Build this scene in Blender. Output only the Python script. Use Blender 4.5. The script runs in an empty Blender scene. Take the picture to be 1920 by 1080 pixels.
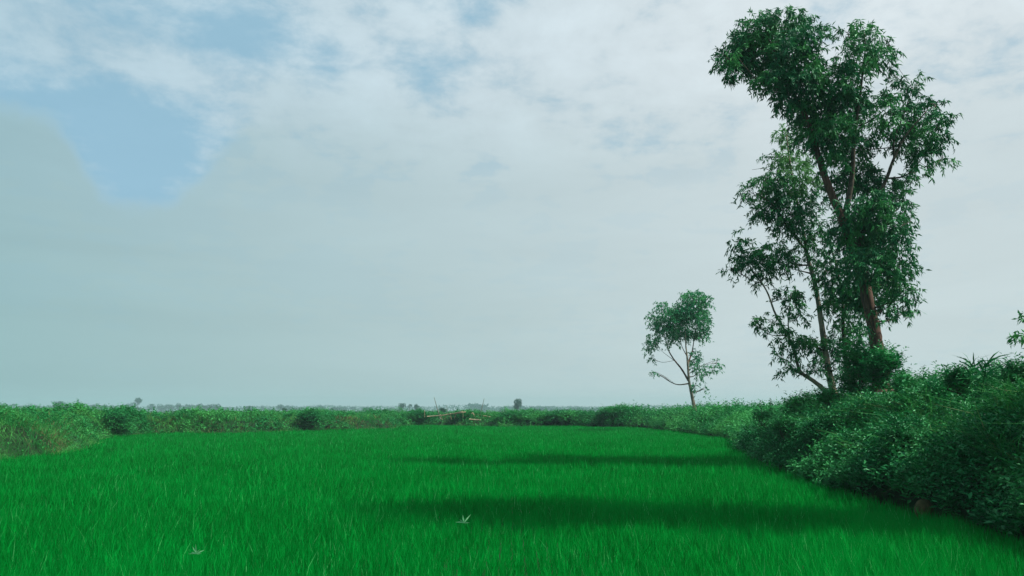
import bpy, math, random
import numpy as np

scene = bpy.context.scene
COL = scene.collection
rng = np.random.default_rng(7)
random.seed(7)

# ------------------------------------------------------------------ camera
CAM_Z = 2.05
FPX = 1493.0                       # focal length in pixels of the 1920 px wide photograph
HORIZON = 768.0
PITCH = math.atan((HORIZON - 540.0) / FPX)
cam_data = bpy.data.cameras.new('camera')
cam = bpy.data.objects.new('camera', cam_data)
COL.objects.link(cam)
cam_data.sensor_width = 36.0
cam_data.lens = 36.0 * FPX / 1920.0
cam_data.clip_start = 0.1
cam_data.clip_end = 6000.0
cam.location = (0, 0, CAM_Z)
cam.rotation_euler = (math.radians(90) + PITCH, 0, 0)
scene.camera = cam

# ------------------------------------------------------------------ light
SUN_EL = math.radians(50)
SUN_AZ = math.radians(101)         # clockwise from +Y
SUN_DIR = np.array([math.sin(SUN_AZ) * math.cos(SUN_EL), math.cos(SUN_AZ) * math.cos(SUN_EL), math.sin(SUN_EL)])
sun_data = bpy.data.lights.new('sun', 'SUN')
sun_data.energy = 5.0
sun_data.angle = math.radians(0.6)
sun_data.color = (1.0, 0.96, 0.88)
sun = bpy.data.objects.new('sun', sun_data)
COL.objects.link(sun)
sun.rotation_euler = (math.radians(90) - SUN_EL, 0, math.radians(180) - SUN_AZ)
sun.location = (40, -8, 60)

scene.view_settings.view_transform = 'Standard'
scene.view_settings.look = 'None'
EXPOSURE = 0.5
scene.view_settings.exposure = EXPOSURE
scene.view_settings.gamma = 1.0
scene.view_settings.use_curve_mapping = False
scene.cycles.use_denoising = True
scene.cycles.use_adaptive_sampling = False
scene.cycles.max_bounces = 8
scene.cycles.diffuse_bounces = 3
scene.cycles.glossy_bounces = 2
scene.cycles.transmission_bounces = 4
scene.cycles.volume_bounces = 0
scene.cycles.sample_clamp_indirect = 4.0


class NT:
    """small helper for writing node graphs as expressions"""
    def __init__(self, tree):
        self.t = tree
        self.n = tree.nodes
        self.l = tree.links

    def put(self, sock, v):
        if isinstance(v, bpy.types.NodeSocket):
            self.l.new(v, sock)
        else:
            sock.default_value = v

    def m(self, op, a, b=None, c=None, clamp=False):
        nd = self.n.new('ShaderNodeMath')
        nd.operation = op
        nd.use_clamp = clamp
        for k, v in enumerate((a, b, c)):
            if v is not None:
                self.put(nd.inputs[k], v)
        return nd.outputs[0]

    def mix(self, f, a, b):
        nd = self.n.new('ShaderNodeMix')
        nd.data_type = 'RGBA'
        self.put(nd.inputs[0], f)
        self.put(nd.inputs[6], a)
        self.put(nd.inputs[7], b)
        return nd.outputs[2]

    def smooth(self, x, a, b):
        nd = self.n.new('ShaderNodeMapRange')
        nd.interpolation_type = 'SMOOTHSTEP'
        self.put(nd.inputs[0], x)
        nd.inputs[1].default_value = a
        nd.inputs[2].default_value = b
        return nd.outputs[0]

    def lin(self, x, a, b, c=0.0, d=1.0):
        nd = self.n.new('ShaderNodeMapRange')
        self.put(nd.inputs[0], x)
        for k, v in enumerate((a, b, c, d)):
            nd.inputs[1 + k].default_value = v
        return nd.outputs[0]

    def noise(self, vec, scale, detail=4.0, rough=0.55, dist=0.0):
        nd = self.n.new('ShaderNodeTexNoise')
        if vec is not None:
            self.put(nd.inputs['Vector'], vec)
        nd.inputs['Scale'].default_value = scale
        nd.inputs['Detail'].default_value = detail
        nd.inputs['Roughness'].default_value = rough
        nd.inputs['Distortion'].default_value = dist
        return nd.outputs[0]

    def vec(self, x, y, z):
        nd = self.n.new('ShaderNodeCombineXYZ')
        for k, v in enumerate((x, y, z)):
            self.put(nd.inputs[k], v)
        return nd.outputs[0]


def rgb(r, g, b):
    def f(c):
        c /= 255.0
        return c / 12.92 if c <= 0.04045 else ((c + 0.055) / 1.055) ** 2.4
    return (f(r), f(g), f(b), 1.0)


# ------------------------------------------------------------------ world
SKY_STRENGTH = 0.1
world = bpy.data.worlds.new('World')
scene.world = world
world.use_nodes = True
w = NT(world.node_tree)
bg = [n for n in w.n if n.type == 'BACKGROUND'][0]
sky = w.n.new('ShaderNodeTexSky')
sky.sky_type = 'NISHITA'
sky.sun_disc = False
sky.sun_elevation = SUN_EL
sky.sun_rotation = SUN_AZ
sky.air_density = 1.0
sky.dust_density = 1.0
sky.ozone_density = 2.0
tc = w.n.new('ShaderNodeTexCoord')
sep = w.n.new('ShaderNodeSeparateXYZ')
w.l.new(tc.outputs['Generated'], sep.inputs[0])
dx, dy, dz = sep.outputs
azim = w.m('MULTIPLY', w.m('ARCTAN2', dx, dy), 57.29578)          # degrees, 0 straight ahead
elev = w.m('MULTIPLY', w.m('ARCSINE', dz), 57.29578)
# clouds lie on a high flat layer
zc = w.m('MAXIMUM', w.m('ADD', dz, 0.10), 0.03)
cx_, cy_ = w.m('DIVIDE', dx, zc), w.m('DIVIDE', dy, zc)
layer = w.vec(cx_, cy_, 0.37)
big = w.noise(layer, 1.5, 6.0, 0.58, 0.3)
fine = w.noise(layer, 5.5, 7.0, 0.62, 0.25)
puff = w.noise(w.vec(w.m('MULTIPLY', azim, 0.07), w.m('MULTIPLY', elev, 0.105), 4.1), 1.7, 7.0, 0.6, 0.15)
wisp = w.noise(w.vec(w.m('MULTIPLY', azim, 0.03), w.m('MULTIPLY', elev, 0.16), 1.7), 2.2, 5.0, 0.55, 0.4)
edge = w.noise(w.vec(w.m('MULTIPLY', azim, 0.09), w.m('MULTIPLY', elev, 0.09), 2.3), 1.6, 7.0, 0.6)
# how open the cloud layer is: blue to the north-west and high up, closed towards the sun
def bump(a0, e0, ra, re):
    u = w.m('DIVIDE', w.m('SUBTRACT', azim, a0), ra)
    v = w.m('DIVIDE', w.m('SUBTRACT', elev, e0), re)
    return w.m('POWER', 2.718, w.m('MULTIPLY', w.m('ADD', w.m('MULTIPLY', u, u), w.m('MULTIPLY', v, v)), -1.0))
def px_dir(px, py):
    a = math.radians(90) + PITCH
    v = np.array([px - 960.0, 540.0 - py, -FPX])
    d = np.array([v[0], v[1] * math.cos(a) - v[2] * math.sin(a), v[1] * math.sin(a) + v[2] * math.cos(a)])
    return d / np.linalg.norm(d)
def ang(px, py):
    d = px_dir(px, py)
    return math.degrees(math.atan2(d[0], d[1])), math.degrees(math.asin(d[2]))
opened = None
for px, py, rx, ry, k in ((420, 40, 150, 70, .75), (560, 100, 130, 60, .3), (60, 190, 190, 55, .7), (275, 300, 120, 100, 1.2), (790, 130, 90, 70, .33),
                          (830, 10, 130, 35, .40), (640, 160, 80, 70, .22), (1620, 40, 160, 60, .30), (10, 60, 60, 120, .18), (200, 10, 90, 30, .2)):
    a0, e0 = ang(px, py)
    b = w.m('MULTIPLY', bump(a0, e0, rx / FPX * 57.3, ry / FPX * 57.3), k)
    opened = b if opened is None else w.m('ADD', opened, b)
tex = w.m('ADD', w.m('MULTIPLY', puff, 0.80), w.m('ADD', w.m('MULTIPLY', fine, 0.55), w.m('MULTIPLY', big, 0.10)))
cover = w.m('SUBTRACT', w.m('ADD', w.m('MULTIPLY', w.m('SUBTRACT', tex, 0.72), 3.0), 0.95), opened)
cover = w.lin(w.smooth(cover, 0.08, 0.95), 0.0, 1.0, 0.24, 1.0)
# a smooth hazy stratus sheet below a ragged edge
aw, ew = ang(280, 374)
al, el_ = ang(30, 222)
ar, er = ang(470, 232)
dip = w.m('MULTIPLY', w.m('POWER', 2.718, w.m('MULTIPLY', w.m('POWER', w.m('ABSOLUTE', w.m('DIVIDE', w.m('SUBTRACT', azim, aw), 4.3)), 3.2), -1.0)), er - ew)
top_line = w.m('SUBTRACT', er + 0.3, dip)
edge2 = w.noise(w.vec(w.m('MULTIPLY', azim, 0.09), w.m('MULTIPLY', elev, 0.12), 7.9), 6.0, 6.0, 0.62)
top_line = w.m('ADD', top_line, w.m('MULTIPLY', w.m('SUBTRACT', edge, 0.5), 2.6))
top_line = w.m('ADD', top_line, w.m('MULTIPLY', w.m('SUBTRACT', edge2, 0.5), 2.2))
top_line = w.m('SUBTRACT', top_line, w.m('MULTIPLY', w.m('SUBTRACT', 1.0, w.smooth(azim, -29.0, -24.5)), 1.4))
under = w.m('SUBTRACT', top_line, elev)
a_right = w.smooth(azim, -23.5, -15.0)
sheet_hard = w.smooth(under, -1.2, 1.3)
sheet_soft = w.smooth(under, -6.0, 5.0)
sheet = w.m('ADD', w.m('MULTIPLY', sheet_hard, w.m('SUBTRACT', 1.0, a_right)), w.m('MULTIPLY', sheet_soft, a_right))
veil = w.m('MAXIMUM', cover, w.m('MULTIPLY', sheet, 0.93))
toward = w.lin(azim, -36.0, 18.0)                                    # brighter towards the sun's side
S = 1.0 / SKY_STRENGTH / 2 ** EXPOSURE
def sc(c):
    return tuple(x * S for x in c[:3]) + (1.0,)
cloud_col = w.mix(toward, sc(rgb(178, 206, 220)), sc(rgb(219, 230, 235)))
sheet_col = w.mix(toward, sc(rgb(152, 186, 193)), sc(rgb(202, 216, 220)))
low = w.smooth(elev, 2.0, 17.0)
sheet_col = w.mix(low, w.mix(toward, sc(rgb(145, 182, 184)), sc(rgb(200, 215, 217))), sheet_col)
high = w.smooth(elev, 13.0, 24.0)
shade_hi = w.lin(w.m('ADD', w.m('MULTIPLY', puff, 0.6), w.m('MULTIPLY', fine, 0.4)), 0.3, 0.7, 0.84, 1.12)
shade_lo = w.lin(wisp, 0.3, 0.7, 0.97, 1.03)
shade = w.m('ADD', w.m('MULTIPLY', shade_hi, high), w.m('MULTIPLY', shade_lo, w.m('SUBTRACT', 1.0, high)))
ccol = w.mix(w.m('MULTIPLY', sheet, 0.9), cloud_col, sheet_col)
vm = w.n.new('ShaderNodeVectorMath'); vm.operation = 'SCALE'
w.l.new(ccol, vm.inputs[0]); w.l.new(shade, vm.inputs['Scale'])
blue = w.mix(0.85, sky.outputs[0], sc(rgb(138, 188, 212)))           # thin high veil over the blue
w.l.new(w.mix(veil, blue, vm.outputs[0]), bg.inputs['Color'])
bg.inputs['Strength'].default_value = SKY_STRENGTH


# ------------------------------------------------------------------ helpers
def at(px, py, Y):
    d = px_dir(px, py)
    t = Y / d[1]
    return np.array([d[0] * t, Y, CAM_Z + d[2] * t])


def hash2(ix, iy, seed):
    h = (ix.astype(np.int64) * 374761393 + iy.astype(np.int64) * 668265263 + seed * 1274126177) & 0xffffffff
    h = ((h ^ (h >> 13)) * 1274126177) & 0xffffffff
    return ((h ^ (h >> 16)) & 0xffffff) / float(0xffffff)


def vnoise(x, y, seed=0):
    ix, iy = np.floor(x), np.floor(y)
    fx, fy = x - ix, y - iy
    fx, fy = fx * fx * (3 - 2 * fx), fy * fy * (3 - 2 * fy)
    a, b = hash2(ix, iy, seed), hash2(ix + 1, iy, seed)
    c, d = hash2(ix, iy + 1, seed), hash2(ix + 1, iy + 1, seed)
    return a + (b - a) * fx + (c - a) * fy + (a - b - c + d) * fx * fy


def fbm(x, y, seed=0, octs=3):
    s, amp, tot = 0, 1.0, 0
    for k in range(octs):
        s = s + amp * vnoise(x * 2 ** k, y * 2 ** k, seed + k * 17)
        tot += amp
        amp *= 0.5
    return s / tot


def norm(v):
    return v / np.maximum(np.linalg.norm(v, axis=-1, keepdims=True), 1e-9)


def mesh_obj(name, V, F, mat, parent=None, smooth=False):
    V = np.ascontiguousarray(V, dtype=np.float32).reshape(-1, 3)
    F = np.ascontiguousarray(F, dtype=np.int32)
    k = F.shape[1]
    me = bpy.data.meshes.new(name)
    me.vertices.add(len(V))
    me.vertices.foreach_set('co', V.ravel())
    me.loops.add(F.size)
    me.loops.foreach_set('vertex_index', F.ravel())
    me.polygons.add(len(F))
    me.polygons.foreach_set('loop_start', np.arange(0, F.size, k, dtype=np.int32))
    me.polygons.foreach_set('use_smooth', np.full(len(F), smooth, dtype=bool))
    me.update(calc_edges=True)
    me.materials.append(mat)
    o = bpy.data.objects.new(name, me)
    COL.objects.link(o)
    if parent is not None:
        o.parent = parent
        o.matrix_parent_inverse = parent.matrix_basis.inverted() if False else o.matrix_parent_inverse
        o.location = -np.array(parent.location)
    return o


def empty(name, loc, label, cat, group=None):
    o = bpy.data.objects.new(name, None)
    COL.objects.link(o)
    o.location = tuple(float(v) for v in loc)
    o.empty_display_size = 0.3
    tag(o, label, cat, group)
    return o


def tag(o, label=None, cat=None, group=None, kind=None):
    if label: o['label'] = label
    if cat: o['category'] = cat
    if group: o['group'] = group
    if kind: o['kind'] = kind
    return o


class Bag:
    """collects quads"""
    def __init__(self):
        self.v, self.f, self.n = [], [], 0

    def add(self, V, F):
        V = np.asarray(V, dtype=np.float64).reshape(-1, 3)
        self.v.append(V)
        self.f.append(np.asarray(F) + self.n)
        self.n += len(V)

    def build(self, name, mat, parent=None, smooth=False):
        return mesh_obj(name, np.concatenate(self.v), np.concatenate(self.f), mat, parent, smooth)


def leaves(P, D, L, W, roll=None, fold=0.18):
    """pointed folded leaves: two quads each, base P, direction D"""
    n = len(P)
    D = norm(D)
    R = rng.normal(size=(n, 3)) if roll is None else roll
    S = norm(np.cross(D, R))
    N = np.cross(S, D)
    L, W = np.asarray(L)[:, None], np.asarray(W)[:, None]
    mid = P + D * L * 0.45
    droop = np.array([0, 0, -1.0]) * L * 0.10
    tip = P + D * L + droop
    a = mid + S * W * 0.5 + N * W * fold
    b = mid - S * W * 0.5 + N * W * fold
    V = np.stack([P, a, tip, b], axis=1)
    F = np.arange(n * 4).reshape(n, 4)
    return V.reshape(-1, 3), F


def blades(P, D, L, W, bend, face=None):
    """grass blades: two quads, bending along 'bend'"""
    n = len(P)
    D = norm(D)
    R = rng.normal(size=(n, 3)) if face is None else face
    S = norm(np.cross(D, R))
    L, W = np.asarray(L)[:, None], np.asarray(W)[:, None]
    p1 = P + D * L * 0.55 + bend * L * 0.16
    p2 = P + D * L * 0.94 + bend * L * 0.62
    V = np.stack([P - S * W * .4, P + S * W * .4, p1 - S * W * .5, p1 + S * W * .5, p2 - S * W * .06, p2 + S * W * .06], axis=1)
    i = np.arange(n)[:, None] * 6
    F = np.concatenate([i + np.array([[0, 1, 3, 2]]), i + np.array([[2, 3, 5, 4]])], axis=0)
    return V.reshape(-1, 3), F


def catmull(pts, per=6):
    pts = np.asarray(pts, dtype=float)
    P = np.vstack([2 * pts[0] - pts[1], pts, 2 * pts[-1] - pts[-2]])
    out = []
    for i in range(1, len(P) - 2):
        t = np.linspace(0, 1, per, endpoint=False)[:, None]
        p0, p1, p2, p3 = P[i - 1], P[i], P[i + 1], P[i + 2]
        out.append(.5 * (2 * p1 + (p2 - p0) * t + (2 * p0 - 5 * p1 + 4 * p2 - p3) * t ** 2 + (3 * p1 - p0 - 3 * p2 + p3) * t ** 3))
    out.append(P[-2][None])
    return np.vstack(out)


def tube(bag, pts, r, sides=8, rough=0.0):
    """tapered tube through pts (n,3) with radii r (n)"""
    pts = np.asarray(pts, float)
    r = np.asarray(r, float)
    n = len(pts)
    T = norm(np.gradient(pts, axis=0))
    ref = np.array([0.0, 1.0, 0.13])
    S = norm(np.cross(T, ref))
    B = np.cross(T, S)
    a = np.linspace(0, 2 * math.pi, sides, endpoint=False)
    rr = r[:, None] * (1 + rough * rng.normal(size=(n, sides)))
    V = pts[:, None, :] + (np.cos(a)[None, :, None] * S[:, None, :] + np.sin(a)[None, :, None] * B[:, None, :]) * rr[:, :, None]
    i, j = np.meshgrid(np.arange(n - 1), np.arange(sides), indexing='ij')
    j2 = (j + 1) % sides
    F = np.stack([i * sides + j, i * sides + j2, (i + 1) * sides + j2, (i + 1) * sides + j], axis=-1).reshape(-1, 4)
    V = V.reshape(-1, 3)
    # end caps as fans of quads folded onto a centre point
    base = len(V)
    V = np.vstack([V, pts[0], pts[-1]])
    caps = []
    for e, off in ((0, 0), (1, (n - 1) * sides)):
        for k in range(0, sides, 2):
            caps.append([base + e, off + k, off + (k + 1) % sides, off + (k + 2) % sides])
    bag.add(V, np.vstack([F, np.array(caps)]))


# ------------------------------------------------------------------ materials
def leaf_mat(name, c1, c2, c3=None, rough=0.45, spec=0.3, trans=0.3, scale=0.6, rare=0.0, rare_col=None, tcol=None):
    m = bpy.data.materials.new(name)
    m.use_nodes = True
    t = NT(m.node_tree)
    p = [n for n in t.n if n.type == 'BSDF_PRINCIPLED'][0]
    out = [n for n in t.n if n.type == 'OUTPUT_MATERIAL'][0]
    geo = t.n.new('ShaderNodeNewGeometry')
    isl = geo.outputs['Random Per Island']
    nz = t.noise(geo.outputs['Position'], scale, 3.0, 0.6)
    c = t.mix(isl, c1 + (1.0,), c2 + (1.0,))
    if c3:
        c = t.mix(t.smooth(nz, 0.42, 0.66), c, c3 + (1.0,))
    if rare:
        h = t.m('FRACT', t.m('MULTIPLY', isl, 37.7))
        c = t.mix(t.m('LESS_THAN', h, rare), c, rare_col + (1.0,))
    t.put(p.inputs['Base Color'], c)
    p.inputs['Roughness'].default_value = rough
    p.inputs['Specular IOR Level'].default_value = spec
    p.inputs['Specular Tint'].default_value = (0.35, 1.0, 0.66, 1)
    if trans:
        tr = t.n.new('ShaderNodeBsdfTranslucent')
        if tcol:
            t.put(tr.inputs['Color'], t.mix(0.6, c, tcol + (1.0,)))
        else:
            t.put(tr.inputs['Color'], c)
        mx = t.n.new('ShaderNodeMixShader')
        mx.inputs[0].default_value = trans
        t.l.new(p.outputs[0], mx.inputs[1])
        t.l.new(tr.outputs[0], mx.inputs[2])
        t.l.new(mx.outputs[0], out.inputs[0])
    return m


def solid_mat(name, c1, c2, scale, rough=0.85, spec=0.2, stretch=(1, 1, 1), detail=6.0, bump=0.0, lo=0.35, hi=0.65):
    m = bpy.data.materials.new(name)
    m.use_nodes = True
    t = NT(m.node_tree)
    p = [n for n in t.n if n.type == 'BSDF_PRINCIPLED'][0]
    tcn = t.n.new('ShaderNodeTexCoord')
    mp = t.n.new('ShaderNodeMapping')
    t.l.new(tcn.outputs['Object'], mp.inputs[0])
    mp.inputs['Scale'].default_value = stretch
    nz = t.noise(mp.outputs[0], scale, detail, 0.62, 0.3)
    t.put(p.inputs['Base Color'], t.mix(t.smooth(nz, lo, hi), c1 + (1.0,), c2 + (1.0,)))
    p.inputs['Roughness'].default_value = rough
    p.inputs['Specular IOR Level'].default_value = spec
    if bump:
        bp = t.n.new('ShaderNodeBump')
        bp.inputs['Strength'].default_value = bump
        bp.inputs['Distance'].default_value = 0.03
        t.l.new(nz, bp.inputs['Height'])
        t.l.new(bp.outputs[0], p.inputs['Normal'])
    return m


M_RICE = leaf_mat('rice_leaf', (0.0, 0.14, 0.013), (0.0, 0.325, 0.039), (0.0, 0.29, 0.035), rough=0.6, spec=0.03, trans=0.35, scale=0.35,
                  rare=0.018, rare_col=(0.06, 0.42, 0.12))
M_MUD = solid_mat('wet_paddy_soil', (0.003, 0.025, 0.006), (0.005, 0.035, 0.009), 3.0, rough=0.8)
M_SOIL = solid_mat('bank_soil', (0.008, 0.026, 0.009), (0.014, 0.042, 0.015), 0.8, rough=0.95, spec=0.05)
M_EUC = leaf_mat('eucalypt_leaf', (0.005, 0.078, 0.03), (0.018, 0.165, 0.056), (0.05, 0.25, 0.06), rough=0.5, spec=0.25, trans=0.22, scale=0.9)
M_EUC_LIGHT = leaf_mat('young_eucalypt_leaf', (0.07, 0.22, 0.07), (0.11, 0.29, 0.08), None, rough=0.5, spec=0.3, trans=0.35)
M_EUC_FAR = leaf_mat('slender_tree_leaf', (0.01, 0.15, 0.06), (0.02, 0.21, 0.08), (0.045, 0.26, 0.08), rough=0.5, spec=0.2, trans=0.3, scale=0.8)
M_BUSH = leaf_mat('broad_bush_leaf', (0.004, 0.10, 0.028), (0.010, 0.17, 0.045), (0.02, 0.24, 0.05), rough=0.45, spec=0.3, trans=0.3, scale=1.4)
M_UNDER = leaf_mat('undergrowth_leaf', (0.001, 0.08, 0.020), (0.010, 0.16, 0.044), (0.035, 0.25, 0.065), rough=0.5, spec=0.25, trans=0.2, scale=0.7)
M_GRASS = leaf_mat('bank_grass_blade', (0.010, 0.15, 0.03), (0.03, 0.24, 0.05), (0.08, 0.34, 0.07), rough=0.55, spec=0.15, trans=0.3, scale=0.4,
                   rare=0.04, rare_col=(0.16, 0.20, 0.08))
M_VINE = leaf_mat('bank_creeper_leaf', (0.004, 0.12, 0.026), (0.016, 0.22, 0.05), (0.055, 0.31, 0.068), rough=0.5, spec=0.2, trans=0.3, scale=0.33)
M_FARBUSH = leaf_mat('far_bush_leaf', (0.004, 0.11, 0.028), (0.014, 0.19, 0.048), (0.04, 0.27, 0.06), rough=0.5, spec=0.2, trans=0.3, scale=0.5)
M_DRY = leaf_mat('dry_grass_blade', (0.11, 0.115, 0.05), (0.06, 0.12, 0.04), (0.14, 0.11, 0.055), rough=0.7, spec=0.1, trans=0.25, scale=1.0)
M_FAR = leaf_mat('distant_tree_leaf', (0.012, 0.06, 0.03), (0.022, 0.085, 0.04), None, rough=0.6, spec=0.1, trans=0.2)
M_WEED = leaf_mat('weed_leaf', (0.10, 0.36, 0.17), (0.14, 0.42, 0.20), None, rough=0.5, spec=0.3, trans=0.3)
M_BARK_RED = solid_mat('reddish_bark', (0.038, 0.027, 0.02), (0.125, 0.072, 0.052), 5.0, rough=0.9, stretch=(2.2, 2.2, 0.35), bump=0.5)
M_BARK_PALE = solid_mat('pale_smooth_bark', (0.10, 0.10, 0.075), (0.27, 0.22, 0.165), 3.0, rough=0.8, stretch=(2.0, 2.0, 0.4), bump=0.3)
M_BARK_DARK = solid_mat('twig_bark', (0.03, 0.03, 0.022), (0.085, 0.07, 0.052), 6.0, rough=0.9)
M_TORN = solid_mat('torn_bare_wood', (0.30, 0.15, 0.11), (0.45, 0.25, 0.19), 8.0, rough=0.8, stretch=(3, 3, 0.4))
M_BAMBOO = solid_mat('dry_bamboo', (0.24, 0.19, 0.12), (0.40, 0.31, 0.21), 3.0, rough=0.6)
M_BAMBOO_GREY = solid_mat('weathered_bamboo', (0.10, 0.12, 0.09), (0.17, 0.18, 0.13), 3.0, rough=0.7)
M_CLAY = solid_mat('brown_clay', (0.035, 0.042, 0.015), (0.075, 0.062, 0.026), 7.0, rough=0.95, bump=0.6)

# ------------------------------------------------------------------ the field outline (metres), clockwise from the near left
FIELD = np.array([(-19, -6), (-19, 20), (-19, 29.5), (-20, 32), (-19.1, 34), (-22.2, 43), (-26, 51), (-28, 58), (-28, 63.5), (-20.9, 65), (-18, 72.5),
                  (-11.4, 79), (-12.6, 90), (-10.5, 98), (-1.2, 87), (6, 91), (12, 85), (13.7, 82), (13.9, 63), (14.0, 51), (10.7, 38), (9.3, 31),
                  (8.25, 23.7), (7.56, 18.5), (7.53, 15.2), (7.65, 13.6), (7.4, 11.7), (7.4, 5), (7.4, -6)], float)


def signed_dist(x, y):
    """distance to the field's edge, negative inside the field"""
    x, y = np.asarray(x, float), np.asarray(y, float)
    sh = x.shape
    x, y = x.ravel(), y.ravel()
    d2 = np.full(x.shape, 1e12)
    inside = np.zeros(x.shape, bool)
    A, B = FIELD, np.roll(FIELD, -1, axis=0)
    for (ax, ay), (bx, by) in zip(A, B):
        ex, ey = bx - ax, by - ay
        t = np.clip(((x - ax) * ex + (y - ay) * ey) / (ex * ex + ey * ey), 0, 1)
        d2 = np.minimum(d2, (x - ax - t * ex) ** 2 + (y - ay - t * ey) ** 2)
        if ay != by:
            c = ((ay > y) != (by > y)) & (x < ex * (y - ay) / ey + ax)
            inside ^= c
    d = np.sqrt(d2)
    return np.where(inside, -d, d).reshape(sh)


def bank_top(x, y):
    """height of the earth bank"""
    right = np.interp(y, [8, 14, 18, 22, 27, 33, 50, 70, 90], [.78, .78, .74, 1.08, 1.16, 1.0, .85, .8, .75])
    left = np.interp(y, [20, 32, 45, 60, 75, 95], [1.25, 1.24, 1.22, 1.18, .95, .8])
    s = np.clip((x + 2) / 12.0, 0, 1)
    return left * (1 - s) + right * s


def terrain(x, y, d=None):
    if d is None:
        d = signed_dist(x, y)
    wid = np.where((np.asarray(x) > 4) & (np.asarray(y) < 60), 2.7, 2.4)
    t = np.clip((d + 0.15) / wid, 0, 1)
    up = t * t * (3 - 2 * t)
    fall = np.clip((d - 14) / 20.0, 0, 1)
    z = bank_top(x, y) * up * (1 - 0.45 * fall)
    z = z + (fbm(x * 0.35, y * 0.35, 3, 3) - 0.5) * 0.5 * up
    return np.where(d < -0.15, -0.35, z)


# ------------------------------------------------------------------ ground
g = 1640.0
ground = mesh_obj('ground', [(-g, -50, 0), (g, -50, 0), (g, g, 0), (-g, g, 0)], [(0, 1, 2, 3)], M_MUD)
tag(ground, kind='structure')
xs = np.concatenate([np.arange(-150, -45, 3.0), np.arange(-45, 30, 0.6), np.arange(30, 150, 3.0)])
ys = np.concatenate([np.arange(-12, 110, 0.6), np.arange(110, 240, 3.0)])
X, Y = np.meshgrid(xs, ys)
Z = terrain(X, Y)
nx, ny = len(xs), len(ys)
i, j = np.meshgrid(np.arange(ny - 1), np.arange(nx - 1), indexing='ij')
F = np.stack([i * nx + j, i * nx + j + 1, (i + 1) * nx + j + 1, (i + 1) * nx + j], -1).reshape(-1, 4)
keep = (Z.ravel()[F] > -0.3).any(axis=1)
bank = mesh_obj('terrain', np.stack([X, Y, Z], -1).reshape(-1, 3), F[keep], M_SOIL, smooth=True)
tag(bank, kind='structure')


# ------------------------------------------------------------------ rice
def in_view(x, y, margin=1.5):
    return np.abs(x) < 0.655 * y + margin


RICE_H = 0.37
rb = Bag()
for y0, y1, dens, wid, hgt in ((5.8, 10, 1250, .0062, .94), (10, 15, 850, .0072, .97), (15, 23, 460, .0105, 1.0), (23, 36, 240, .015, 1.0), (36, 60, 120, .023, 1.0), (60, 99, 60, .038, 1.0)):
    xmin, xmax = -0.66 * y1 - 2, min(0.66 * y1 + 2, 15)
    n = int((xmax - xmin) * (y1 - y0) * dens)
    x, y = rng.uniform(xmin, xmax, n), rng.uniform(y0, y1, n)
    # plants stand in loose hills about 17 cm apart
    hx, hy = np.floor(x / .17), np.floor(y / .17)
    ox, oy = hash2(hx, hy, 5), hash2(hx, hy, 6)
    pull = 0.27 if y0 < 23 else 0.15
    x = x * (1 - pull) + ((hx + .2 + .6 * ox) * .17) * pull
    y = y * (1 - pull) + ((hy + .2 + .6 * oy) * .17) * pull
    k0 = in_view(x, y) & (signed_dist(x, y) < -0.05)
    x, y = x[k0], y[k0]
    n = len(x)
    patch = fbm(x * .22, y * .22, 11, 3)
    h = RICE_H * hgt * rng.uniform(.5, 1.14, n) * (0.78 + 0.44 * patch) * (.72 + .46 * hash2(hx[k0], hy[k0], 9)) * np.where(rng.random(n) < .03, 1.2, 1.0)
    # blades lean out of their own hill, and a little with the breeze
    lean = rng.normal(0, .13, (n, 2))
    D = np.stack([lean[:, 0], lean[:, 1], np.ones(n)], 1)
    bend = np.stack([rng.normal(0, .2, n), rng.normal(0, .25, n), -rng.uniform(0, .15, n)], 1)
    P = np.stack([x, y, np.full(n, -.01)], 1)
    face = np.stack([rng.normal(0, .6, n), np.ones(n), rng.normal(0, .2, n)], 1)
    V, Fq = blades(P, D, h, wid * rng.uniform(.7, 1.3, n), bend, face)
    rb.add(V, Fq)
rice = rb.build('rice_plants', M_RICE)
tag(rice, 'bright green young rice covering the flooded field', 'rice', kind='stuff')


# ------------------------------------------------------------------ ground cover on the banks
_dx, _dy = None, None


def domes(x, y, cell, seed, r0, r1, hk):
    """height of overlapping rounded plant mounds, one jittered mound to a cell, and the way their sides face"""
    h = np.zeros_like(x)
    gx, gy = np.zeros_like(x), np.zeros_like(x)
    cx, cy = np.floor(x / cell), np.floor(y / cell)
    for ox in (-1, 0, 1):
        for oy in (-1, 0, 1):
            ix, iy = cx + ox, cy + oy
            mx = (ix + hash2(ix, iy, seed)) * cell
            my = (iy + hash2(ix, iy, seed + 1)) * cell
            R = r0 + (r1 - r0) * hash2(ix, iy, seed + 2) ** 1.5
            q = ((x - mx) ** 2 + (y - my) ** 2) / R ** 2
            hh = np.sqrt(np.maximum(1 - q, 0)) * R * hk * (.6 + .6 * hash2(ix, iy, seed + 3))
            k = hh > h
            h = np.where(k, hh, h)
            gx, gy = np.where(k, (x - mx) / R, gx), np.where(k, (y - my) / R, gy)
    return h, gx, gy


def lump(x, y, full=False):
    """how high the plant cover stands above the soil"""
    near = np.where((x > 3) & (y < 45), 0.95, 0.55)
    h, gx, gy = domes(x, y, 1.0, 21, .30, 1.15, 1.0)
    h2, gx2, gy2 = domes(x, y, 2.4, 61, .5, 1.9, .52)
    z = .04 + (h + h2) * near
    return (z, gx + .5 * gx2, gy + .5 * gy2) if full else z


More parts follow.
